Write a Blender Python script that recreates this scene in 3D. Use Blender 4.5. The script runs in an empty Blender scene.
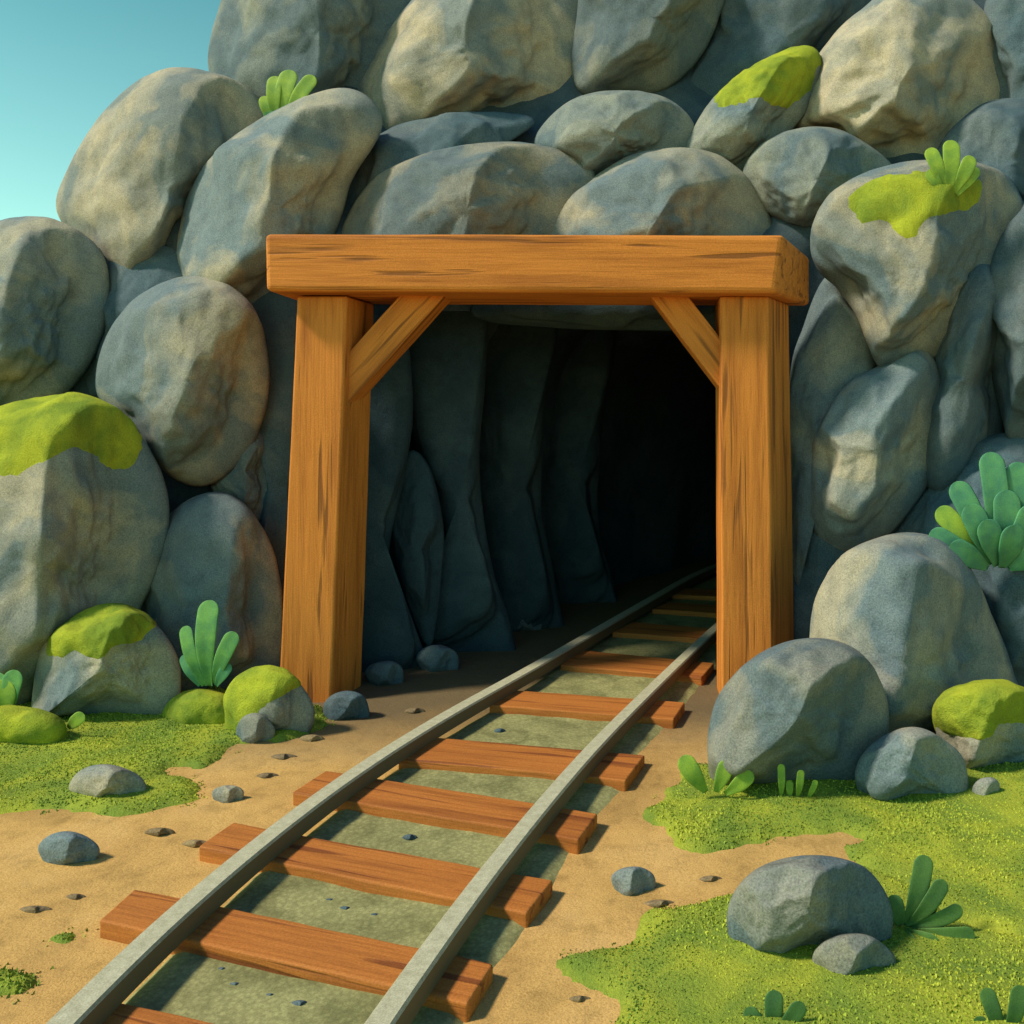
import bpy, math, random
import numpy as np
from mathutils import Vector, Matrix, noise as mn

random.seed(7)
sc = bpy.context.scene
COL = sc.collection
F, CX, CY, H = 860.0, 640.0, 430.0, 1.63          # focal length (px), principal point (px), eye height (m)

# ------------------------------------------------------------------ helpers
def P(u, v, Y):
    return Vector(((u-CX)*Y/F, Y, H-(v-CY)*Y/F))
def G(u, v, z=0.0):
    Y = (H-z)*F/(v-CY)
    return Vector(((u-CX)*Y/F, Y, z))
def n3(x, y, z=0.0):
    return mn.noise(Vector((x, y, z)))
def fbm(x, y, z=0.0, o=4):
    s, a = 0.0, 1.0
    for i in range(o):
        s += a*mn.noise(Vector((x, y, z))); x *= 2.03; y *= 2.03; z *= 2.03; a *= .5
    return s
def ground_z(x, y):
    return .012*n3(x*1.3, y*1.3, 5) + .005*n3(x*5, y*5, 9)
def tag(o, label=None, cat=None, group=None, kind=None):
    if label: o['label'] = label
    if cat: o['category'] = cat
    if group: o['group'] = group
    if kind: o['kind'] = kind
    return o
def mesh_obj(name, verts, faces, mat, parent=None, loc=None, smooth=True):
    me = bpy.data.meshes.new(name)
    L = Vector(loc) if loc is not None else Vector((0, 0, 0))
    me.from_pydata([tuple(Vector(v)-L) for v in verts], [], faces)
    me.update()
    if smooth:
        me.polygons.foreach_set('use_smooth', [True]*len(me.polygons))
    o = bpy.data.objects.new(name, me); COL.objects.link(o)
    o.location = L
    me.materials.append(mat)
    if parent is not None:
        o.parent = parent
        o.location = L - parent.location
    return o
def empty(name, loc):
    o = bpy.data.objects.new(name, None); COL.objects.link(o); o.location = loc; o.empty_display_size = .1
    return o
def closed_spline(pts, n):
    pts = [np.array(p, float) for p in pts]; m = len(pts)
    dense = []
    for i in range(m):
        p0, p1, p2, p3 = pts[i-1], pts[i], pts[(i+1) % m], pts[(i+2) % m]
        for k in range(12):
            t = k/12
            dense.append(.5*((2*p1)+(-p0+p2)*t+(2*p0-5*p1+4*p2-p3)*t*t+(-p0+3*p1-3*p2+p3)*t**3))
    dense = np.array(dense)
    seg = np.linalg.norm(np.roll(dense, -1, 0)-dense, axis=1)
    cum = np.concatenate([[0], np.cumsum(seg)]); tot = cum[-1]
    d2 = np.vstack([dense, dense[:1]])
    s = np.linspace(0, tot, n, endpoint=False)
    return np.stack([np.interp(s, cum, d2[:, 0]), np.interp(s, cum, d2[:, 1])], 1)
def sdist(poly, x, y):
    """signed distance to polygon, positive inside"""
    a = poly; b = np.roll(poly, -1, 0)
    ab = b-a; ap = np.array([x, y])-a
    t = np.clip((ap*ab).sum(1)/np.maximum((ab*ab).sum(1), 1e-12), 0, 1)
    d = np.sqrt(((ap-ab*t[:, None])**2).sum(1)).min()
    yi, yj = a[:, 1], b[:, 1]
    c = ((yi > y) != (yj > y))
    xi = a[:, 0]+(y-yi)/np.where(yj-yi == 0, 1e-12, yj-yi)*(b[:, 0]-a[:, 0])
    inside = (c & (x < xi)).sum() % 2 == 1
    return d if inside else -d

# ------------------------------------------------------------------ materials
def new_mat(name):
    m = bpy.data.materials.new(name); m.use_nodes = True
    nt = m.node_tree; b = nt.nodes['Principled BSDF']
    return m, nt, b
def nd(nt, t, **kw):
    n = nt.nodes.new(t)
    for k, v in kw.items(): setattr(n, k, v)
    return n
def noise_n(nt, scale, detail=4, rough=.55, vec=None, dist=0):
    n = nd(nt, 'ShaderNodeTexNoise'); n.inputs['Scale'].default_value = scale
    n.inputs['Detail'].default_value = detail; n.inputs['Roughness'].default_value = rough
    n.inputs['Distortion'].default_value = dist
    if vec is not None: nt.links.new(vec, n.inputs['Vector'])
    return n
def ramp(nt, fac, stops, interp='LINEAR'):
    r = nd(nt, 'ShaderNodeValToRGB'); r.color_ramp.interpolation = interp
    e = r.color_ramp.elements
    while len(e) < len(stops): e.new(.5)
    for el, (p, c) in zip(e, stops):
        el.position = p; el.color = (*c, 1) if len(c) == 3 else c
    nt.links.new(fac, r.inputs['Fac'])
    return r
def mixc(nt, fac, a, b, mode='MIX'):
    m = nd(nt, 'ShaderNodeMix', data_type='RGBA', blend_type=mode)
    for sock, val in ((m.inputs[0], fac), (m.inputs[6], a), (m.inputs[7], b)):
        if hasattr(val, 'links') or isinstance(val, bpy.types.NodeSocket): nt.links.new(val, sock)
        elif isinstance(val, (int, float)): sock.default_value = val
        else: sock.default_value = (*val, 1)
    return m.outputs[2]
def coords(nt, kind='Object', scale=None):
    tc = nd(nt, 'ShaderNodeTexCoord'); out = tc.outputs[kind]
    if scale:
        mp = nd(nt, 'ShaderNodeMapping'); mp.inputs['Scale'].default_value = scale
        nt.links.new(out, mp.inputs['Vector']); out = mp.outputs[0]
    return out
def bump(nt, b, h, strength=.4, dist=.02):
    bp = nd(nt, 'ShaderNodeBump'); bp.inputs['Strength'].default_value = strength; bp.inputs['Distance'].default_value = dist
    nt.links.new(h, bp.inputs['Height']); nt.links.new(bp.outputs[0], b.inputs['Normal'])
def setrough(b, r, spec=.25):
    b.inputs['Roughness'].default_value = r
    b.inputs['Specular IOR Level'].default_value = spec

def rock_mat(name, warm, cool, rand=.5, thr=.525):
    m, nt, b = new_mat(name)
    v = nd(nt, 'ShaderNodeNewGeometry').outputs['Position']
    big = noise_n(nt, 1.7, 3, .5, v, .6)
    r = ramp(nt, big.outputs['Fac'], [(thr-.07, cool), (thr-.03, [.6*c+.4*a for a, c in zip(warm, cool)]), (thr+.03, [.4*c+.6*a for a, c in zip(warm, cool)]), (thr+.08, warm)])
    med = noise_n(nt, 9, 6, .65, v, .3)
    r2 = ramp(nt, med.outputs['Fac'], [(.3, (.72, .75, .78)), (.5, (1, 1, 1)), (.72, (1.18, 1.15, 1.08))])
    c = mixc(nt, .8, r.outputs[0], r2.outputs[0], 'MULTIPLY')
    fine = noise_n(nt, 130, 3, .7, v)
    r3 = ramp(nt, fine.outputs['Fac'], [(.32, (.5, .5, .53)), (.5, (1, 1, 1)), (.7, (1.5, 1.48, 1.4))])
    c = mixc(nt, .7, c, r3.outputs[0], 'MULTIPLY')
    oi = nd(nt, 'ShaderNodeObjectInfo')
    rr = ramp(nt, oi.outputs['Random'], [(0, (1-rand*.3,)*3), (1, (1+rand*.3,)*3)])
    c = mixc(nt, 1.0, c, rr.outputs[0], 'MULTIPLY')
    nt.links.new(c, b.inputs['Base Color'])
    setrough(b, .9, .2)
    add = nd(nt, 'ShaderNodeMath', operation='MULTIPLY_ADD'); add.inputs[1].default_value = .35
    nt.links.new(fine.outputs['Fac'], add.inputs[0]); nt.links.new(med.outputs['Fac'], add.inputs[2])
    bump(nt, b, add.outputs[0], .35, .03)
    return m
ROCK = rock_mat('rock_warm', (.315, .295, .22), (.135, .18, .195))
ROCKL = rock_mat('rock_pale', (.42, .375, .27), (.19, .225, .22), .2, .49)
ROCKB = rock_mat('rock_blue', (.22, .24, .205), (.115, .16, .18))
ROCKD = rock_mat('rock_dark', (.12, .155, .165), (.07, .115, .14), .3)  # shadow-side boulders have their shade put into this colour; dark stones share it
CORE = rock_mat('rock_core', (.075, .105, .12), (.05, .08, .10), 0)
TUN = rock_mat('rock_tunnel', (.044, .078, .098), (.026, .053, .073), .4)  # tunnel gloom put into the colour, far darker than the outer rock

def wood_mat(name, axis, light, dark, crack):
    m, nt, b = new_mat(name)
    sc1 = [14, 14, 14]; sc1[axis] = .9
    v = coords(nt, 'Object')
    oi = nd(nt, 'ShaderNodeObjectInfo')
    off = nd(nt, 'ShaderNodeVectorMath', operation='MULTIPLY_ADD')
    off.inputs[1].default_value = (37, 37, 37)
    nt.links.new(oi.outputs['Random'], off.inputs[0]); nt.links.new(v, off.inputs[2])
    mp = nd(nt, 'ShaderNodeMapping'); mp.inputs['Scale'].default_value = sc1
    nt.links.new(off.outputs[0], mp.inputs['Vector'])
    g1 = noise_n(nt, 1.0, 5, .55, mp.outputs[0], .25)
    r1 = ramp(nt, g1.outputs['Fac'], [(.3, dark), (.5, light), (.75, [c*1.12 for c in light])])
    sc2 = [60, 60, 60]; sc2[axis] = 2.5
    mp2 = nd(nt, 'ShaderNodeMapping'); mp2.inputs['Scale'].default_value = sc2
    nt.links.new(off.outputs[0], mp2.inputs['Vector'])
    g2 = noise_n(nt, 1.0, 4, .6, mp2.outputs[0], .1)
    r2 = ramp(nt, g2.outputs['Fac'], [(.28, (.72, .66, .6)), (.5, (1, 1, 1)), (.8, (1.08, 1.08, 1.05))])
    c = mixc(nt, .75, r1.outputs[0], r2.outputs[0], 'MULTIPLY')
    sc3 = [20, 20, 20]; sc3[axis] = 1.1
    mp3 = nd(nt, 'ShaderNodeMapping'); mp3.inputs['Scale'].default_value = sc3; mp3.inputs['Location'].default_value = (4, 7, 2)
    nt.links.new(off.outputs[0], mp3.inputs['Vector'])
    g3 = noise_n(nt, 1.0, 2, .5, mp3.outputs[0], .4)
    r3 = ramp(nt, g3.outputs['Fac'], [(.32, (.9, .9, .9)), (.40, (0, 0, 0))])
    c = mixc(nt, r3.outputs[0], c, crack)
    v4 = coords(nt, 'Object'); gr = noise_n(nt, 170, 2, .6, v4)
    r4 = ramp(nt, gr.outputs['Fac'], [(.3, (.78, .78, .78)), (.7, (1.2, 1.2, 1.2))])
    c = mixc(nt, .8, c, r4.outputs[0], 'MULTIPLY')
    nt.links.new(c, b.inputs['Base Color']); setrough(b, .75, .25)
    hs = nd(nt, 'ShaderNodeMath', operation='SUBTRACT')
    nt.links.new(g2.outputs['Fac'], hs.inputs[0]); nt.links.new(r3.outputs[0], hs.inputs[1])
    bump(nt, b, hs.outputs[0], .5, .006)
    return m
WL, WD, WC = (.61, .215, .036), (.42, .135, .022), (.24, .085, .02)
WOODX = wood_mat('timber_long_x', 0, WL, WD, WC)
WOODZ = wood_mat('timber_long_z', 2, WL, WD, WC)
TIE = wood_mat('sleeper_wood', 0, (.42, .15, .03), (.26, .082, .018), (.19, .055, .015))

def steel_mat():
    m, nt, b = new_mat('worn_rail_steel')
    v = coords(nt, 'Object')
    a = noise_n(nt, 30, 6, .7, v); f = noise_n(nt, 200, 2, .6, v)
    r = ramp(nt, a.outputs['Fac'], [(.3, (.35, .34, .23)), (.55, (.46, .45, .32)), (.8, (.57, .56, .41))])
    r2 = ramp(nt, f.outputs['Fac'], [(.3, (.72, .72, .72)), (.7, (1.25, 1.25, 1.2))])
    c = mixc(nt, .8, r.outputs[0], r2.outputs[0], 'MULTIPLY')
    # rusty brown flanks: the running surface is polished, the sides are not
    geo = nd(nt, 'ShaderNodeNewGeometry'); sx = nd(nt, 'ShaderNodeSeparateXYZ')
    nt.links.new(geo.outputs['True Normal'], sx.inputs[0])
    up = ramp(nt, sx.outputs['Z'], [(.5, (0, 0, 0)), (.8, (1, 1, 1))])
    c = mixc(nt, up.outputs[0], (.14, .105, .06), c)
    nt.links.new(c, b.inputs['Base Color']); setrough(b, .6, .35)
    b.inputs['Metallic'].default_value = 0
    bump(nt, b, a.outputs['Fac'], .3, .004)
    return m
STEEL = steel_mat()

def moss_mat(name, a, bcol, scale=14):
    m, nt, b = new_mat(name)
    v = nd(nt, 'ShaderNodeNewGeometry').outputs['Position']
    big = noise_n(nt, 4.5, 3, .5, v, .4)
    r = ramp(nt, big.outputs['Fac'], [(.35, bcol), (.5, [(p+q)/2 for p, q in zip(a, bcol)]), (.62, a)])
    f = noise_n(nt, 110, 4, .7, v)
    r2 = ramp(nt, f.outputs['Fac'], [(.3, (.72, .76, .68)), (.5, (1, 1, 1)), (.75, (1.25, 1.22, 1.2))])
    c = mixc(nt, .85, r.outputs[0], r2.outputs[0], 'MULTIPLY')
    nt.links.new(c, b.inputs['Base Color']); setrough(b, .95, .1)
    bump(nt, b, f.outputs['Fac'], .7, .02)
    return m
MOSS = moss_mat('moss', (.42, .47, .04), (.20, .28, .035))
TURF = moss_mat('turf', (.40, .45, .05), (.2, .29, .045))

def blade_mat():
    m, nt, b = new_mat('grass_blades')
    v = nd(nt, 'ShaderNodeNewGeometry').outputs['Position']
    big = noise_n(nt, 2.2, 3, .5, v, .4)
    r = ramp(nt, big.outputs['Fac'], [(.38, (.19, .29, .045)), (.47, (.30, .385, .045)), (.58, (.45, .50, .055))])
    f = noise_n(nt, 60, 2, .6, v)
    r2 = ramp(nt, f.outputs['Fac'], [(.3, (.88, .9, .88)), (.7, (1.12, 1.1, 1.08))])
    c = mixc(nt, .8, r.outputs[0], r2.outputs[0], 'MULTIPLY')
    nt.links.new(c, b.inputs['Base Color']); setrough(b, .7, .2)
    return m
BLADE = blade_mat()

def leaf_mat(name, a, bcol):
    m, nt, b = new_mat(name)
    v = coords(nt, 'Object')
    big = noise_n(nt, 12, 3, .5, v, .3)
    r = ramp(nt, big.outputs['Fac'], [(.35, bcol), (.65, a)])
    f = noise_n(nt, 220, 2, .6, v)
    r2 = ramp(nt, f.outputs['Fac'], [(.3, (.75, .75, .75)), (.7, (1.2, 1.2, 1.2))])
    c = mixc(nt, .8, r.outputs[0], r2.outputs[0], 'MULTIPLY')
    nt.links.new(c, b.inputs['Base Color']); setrough(b, .65, .3)
    bump(nt, b, big.outputs['Fac'], .2, .005)
    return m
LEAF_Y = leaf_mat('leaf_yellow_green', (.30, .45, .05), (.18, .33, .05))
LEAF_G = leaf_mat('leaf_green', (.16, .38, .09), (.08, .25, .09))
LEAF_D = leaf_mat('leaf_dark_green', (.10, .21, .05), (.06, .15, .05))
LEAF_T = leaf_mat('leaf_teal', (.10, .31, .13), (.06, .22, .13))

def sand_mat():
    m, nt, b = new_mat('sandy_soil')
    v = nd(nt, 'ShaderNodeNewGeometry').outputs['Position']
    big = noise_n(nt, 1.4, 4, .55, v, .5)
    r = ramp(nt, big.outputs['Fac'], [(.32, (.40, .25, .085)), (.5, (.56, .35, .118)), (.68, (.61, .40, .155))])
    med = noise_n(nt, 9, 5, .6, v)
    r2 = ramp(nt, med.outputs['Fac'], [(.3, (.66, .66, .64)), (.48, (1, 1, 1)), (.75, (1.12, 1.12, 1.1))])
    c = mixc(nt, .7, r.outputs[0], r2.outputs[0], 'MULTIPLY')
    f = noise_n(nt, 150, 3, .7, v)
    r3 = ramp(nt, f.outputs['Fac'], [(.3, (.62, .6, .55)), (.5, (1, 1, 1)), (.75, (1.3, 1.3, 1.25))])
    c = mixc(nt, .8, c, r3.outputs[0], 'MULTIPLY')
    # darker soil in the mine, carried out front to paint the portal's cast shade
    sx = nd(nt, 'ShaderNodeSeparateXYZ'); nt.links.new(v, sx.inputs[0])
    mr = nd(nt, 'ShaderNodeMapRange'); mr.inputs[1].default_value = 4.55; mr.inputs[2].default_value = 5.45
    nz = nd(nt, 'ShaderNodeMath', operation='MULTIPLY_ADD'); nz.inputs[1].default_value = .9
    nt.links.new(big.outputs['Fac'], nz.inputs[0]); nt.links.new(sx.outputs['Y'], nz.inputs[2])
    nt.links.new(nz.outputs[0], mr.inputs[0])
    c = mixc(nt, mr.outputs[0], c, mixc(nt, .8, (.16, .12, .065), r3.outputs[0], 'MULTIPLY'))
    nt.links.new(c, b.inputs['Base Color']); setrough(b, .95, .1)
    ad = nd(nt, 'ShaderNodeMath', operation='MULTIPLY_ADD'); ad.inputs[1].default_value = .3
    nt.links.new(f.outputs['Fac'], ad.inputs[0]); nt.links.new(med.outputs['Fac'], ad.inputs[2])
    bump(nt, b, ad.outputs[0], .4, .03)
    return m
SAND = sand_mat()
def bed_mat():
    m, nt, b = new_mat('track_bed_gravel')
    v = nd(nt, 'ShaderNodeNewGeometry').outputs['Position']
    big = noise_n(nt, 6, 4, .55, v, .5)
    r = ramp(nt, big.outputs['Fac'], [(.35, (.21, .215, .095)), (.6, (.34, .34, .155))])
    vo = nd(nt, 'ShaderNodeTexVoronoi'); vo.inputs['Scale'].default_value = 55; nt.links.new(v, vo.inputs['Vector'])
    r2 = ramp(nt, vo.outputs['Distance'], [(.1, (1.12, 1.12, 1.1)), (.7, (.72, .72, .7))])
    c = mixc(nt, .8, r.outputs[0], r2.outputs[0], 'MULTIPLY')
    f = noise_n(nt, 170, 3, .7, v)
    r3 = ramp(nt, f.outputs['Fac'], [(.3, (.65, .65, .65)), (.7, (1.25, 1.25, 1.2))])
    c = mixc(nt, .8, c, r3.outputs[0], 'MULTIPLY')
    nt.links.new(c, b.inputs['Base Color']); setrough(b, .95, .1)
    bump(nt, b, vo.outputs['Distance'], -.5, .01)
    return m
BED = bed_mat()
PEB = rock_mat('pebble_brown', (.27, .2, .1), (.2, .15, .085))

# ------------------------------------------------------------------ boulders
def boulder(pts, Y, T, label, seed, mat=ROCK, name='boulder', cat='boulder', group=None, moss=None,
            ground=False, grow=1.0, back=None, nf=13, dmin=.80, lump=.035, moss_label=None, na=None):
    rnd = random.Random(seed*77+5)
    na = na or (150 if moss else 112); nr = na//4
    pts = [list(p) for p in pts]
    if ground:
        vb = max(p[1] for p in pts); vt = min(p[1] for p in pts)
        for p in pts:
            if p[1] > vb-.25*(vb-vt):
                p[1] = max(p[1], CY+(H+.05)*F/Y)
    ol = closed_spline(pts, na)
    cu, cv = (ol[:, 0].min()+ol[:, 0].max())/2, (ol[:, 1].min()+ol[:, 1].max())/2
    ol = np.stack([cu+(ol[:, 0]-cu)*grow, cv+(ol[:, 1]-cv)*grow], 1)
    C = P(cu, cv, Y)
    ray = -Vector((C.x, C.y, (C.z-H))).normalized()
    rim = [P(u, v, Y)-C for u, v in ol]
    R = sum(r.length for r in rim)/na
    back = back if back is not None else T*.8
    planes = []
    for i in range(nf):
        while True:
            n = Vector((rnd.uniform(-1, 1), rnd.uniform(-1, 1), rnd.uniform(-.2, 1)))
            if .2 < n.length < 1: break
        planes.append((n.normalized(), rnd.uniform(dmin+.04, .98)))
    if nf:
        j = lambda a: rnd.uniform(-a, a)
        planes.append((Vector((.74+j(.15), -.16+j(.25), .62+j(.1))).normalized(), rnd.uniform(.50, .60)))
        planes.append((Vector((.45+j(.2), -.72+j(.15), .55)).normalized(), rnd.uniform(.58, .68)))
        planes.append((Vector((-.35+j(.15), .3+j(.25), .85)).normalized(), rnd.uniform(.8, .88)))
        planes.append((Vector((-.8, -.1+j(.3), .5)).normalized(), rnd.uniform(.8, .9)))
    qz = min(1.0, T/R)
    planes = [(Vector((n.x, n.y, n.z*qz)).normalized(), o) for n, o in planes]
    verts, info = [], []
    so = seed*13.7
    rows = 2*nr
    for j in range(rows+1):
        ph = math.pi*j/rows
        s, c = math.sin(ph), math.cos(ph)
        s = s**.9 if s > 0 else 0
        for i in range(na if 0 < j < rows else 1):
            th = 2*math.pi*i/na
            d = Vector((rim[i].x/rim[i].length*s, rim[i].z/rim[i].length*s, c))
            k = 1.0
            if d.length > 0: dn = d.normalized()
            jg = .045*fbm(d.x*3.2+so, d.y*3.2, d.z*3.2, 3) if nf and R > .12 else 0
            for pi_, (n, o) in enumerate(planes):
                q = dn.dot(n)
                if q > .05:
                    t = (o+jg*(1 if pi_ % 2 else -1))/q
                    if t < k+.06:
                        # soft minimum rounds the ridge a little
                        hh = max(0.0, min(1.0, .5+.5*(k-t)/.014)); k = k*(1-hh)+t*hh-.014*hh*(1-hh)
            w = min(1, abs(c)*2.6); k = 1+(k-1)*w
            tt = T if c > 0 else back
            off = rim[i]*s*k + ray*(c*tt*k)
            p = C+off
            q = p*(1.6/max(R, .12)**.5)
            dis = (fbm(q.x*1.1+so, q.y*1.1, q.z*1.1, 4))*lump*R*(.35+.65*w)
            p = p + off.normalized()*dis if off.length > 1e-6 else p
            verts.append(p)
    def vid(j, i):
        if j == 0: return 0
        if j == rows: return 1+(rows-1)*na
        return 1+(j-1)*na+(i % na)
    faces = []
    for j in range(rows):
        for i in range(na):
            if j == 0: faces.append((0, vid(1, i), vid(1, i+1)))
            elif j == rows-1: faces.append((vid(j, i+1), vid(j, i), vid(rows, 0)))
            else: faces.append((vid(j, i), vid(j+1, i), vid(j+1, i+1), vid(j, i+1)))
    base = Vector((C.x, C.y, min(v.z for v in verts)))
    if ground: base.z = 0
    o = mesh_obj(name, verts, faces, mat, loc=base)
    tag(o, label, cat, group)
    if moss:
        poly = closed_spline(moss, 90)
        mv, idx, off = [], {}, {}
        for k, p in enumerate(verts):
            u = CX+F*p.x/p.y; v = CY-F*(p.z-H)/p.y
            dd = sdist(poly, u, v)+3.5*n3(p.x*9, p.y*9, p.z*9)+2*n3(p.x*26, p.y*26, p.z*26)
            off[k] = dd
        keep = [f for f in faces if max(off[q] for q in f) > -1.5]
        mf = []
        for f in keep:
            nf_ = []
            for q in f:
                if q not in idx:
                    p = verts[q]; nrm = (p-C).normalized()
                    d = off[q]; hgt = -.010+.024*max(0, min(1, (d+1.5)/9))**.5+.008*n3(p.x*16, p.y*16, p.z*16)
                    idx[q] = len(mv); mv.append(p+nrm*hgt)
                nf_.append(idx[q])
            mf.append(nf_)
        mo = mesh_obj('moss', mv, mf, MOSS, parent=o, loc=base)
        mo.location = (0, 0, 0)
        if moss_label: mo['label'] = moss_label
    return o

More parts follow.
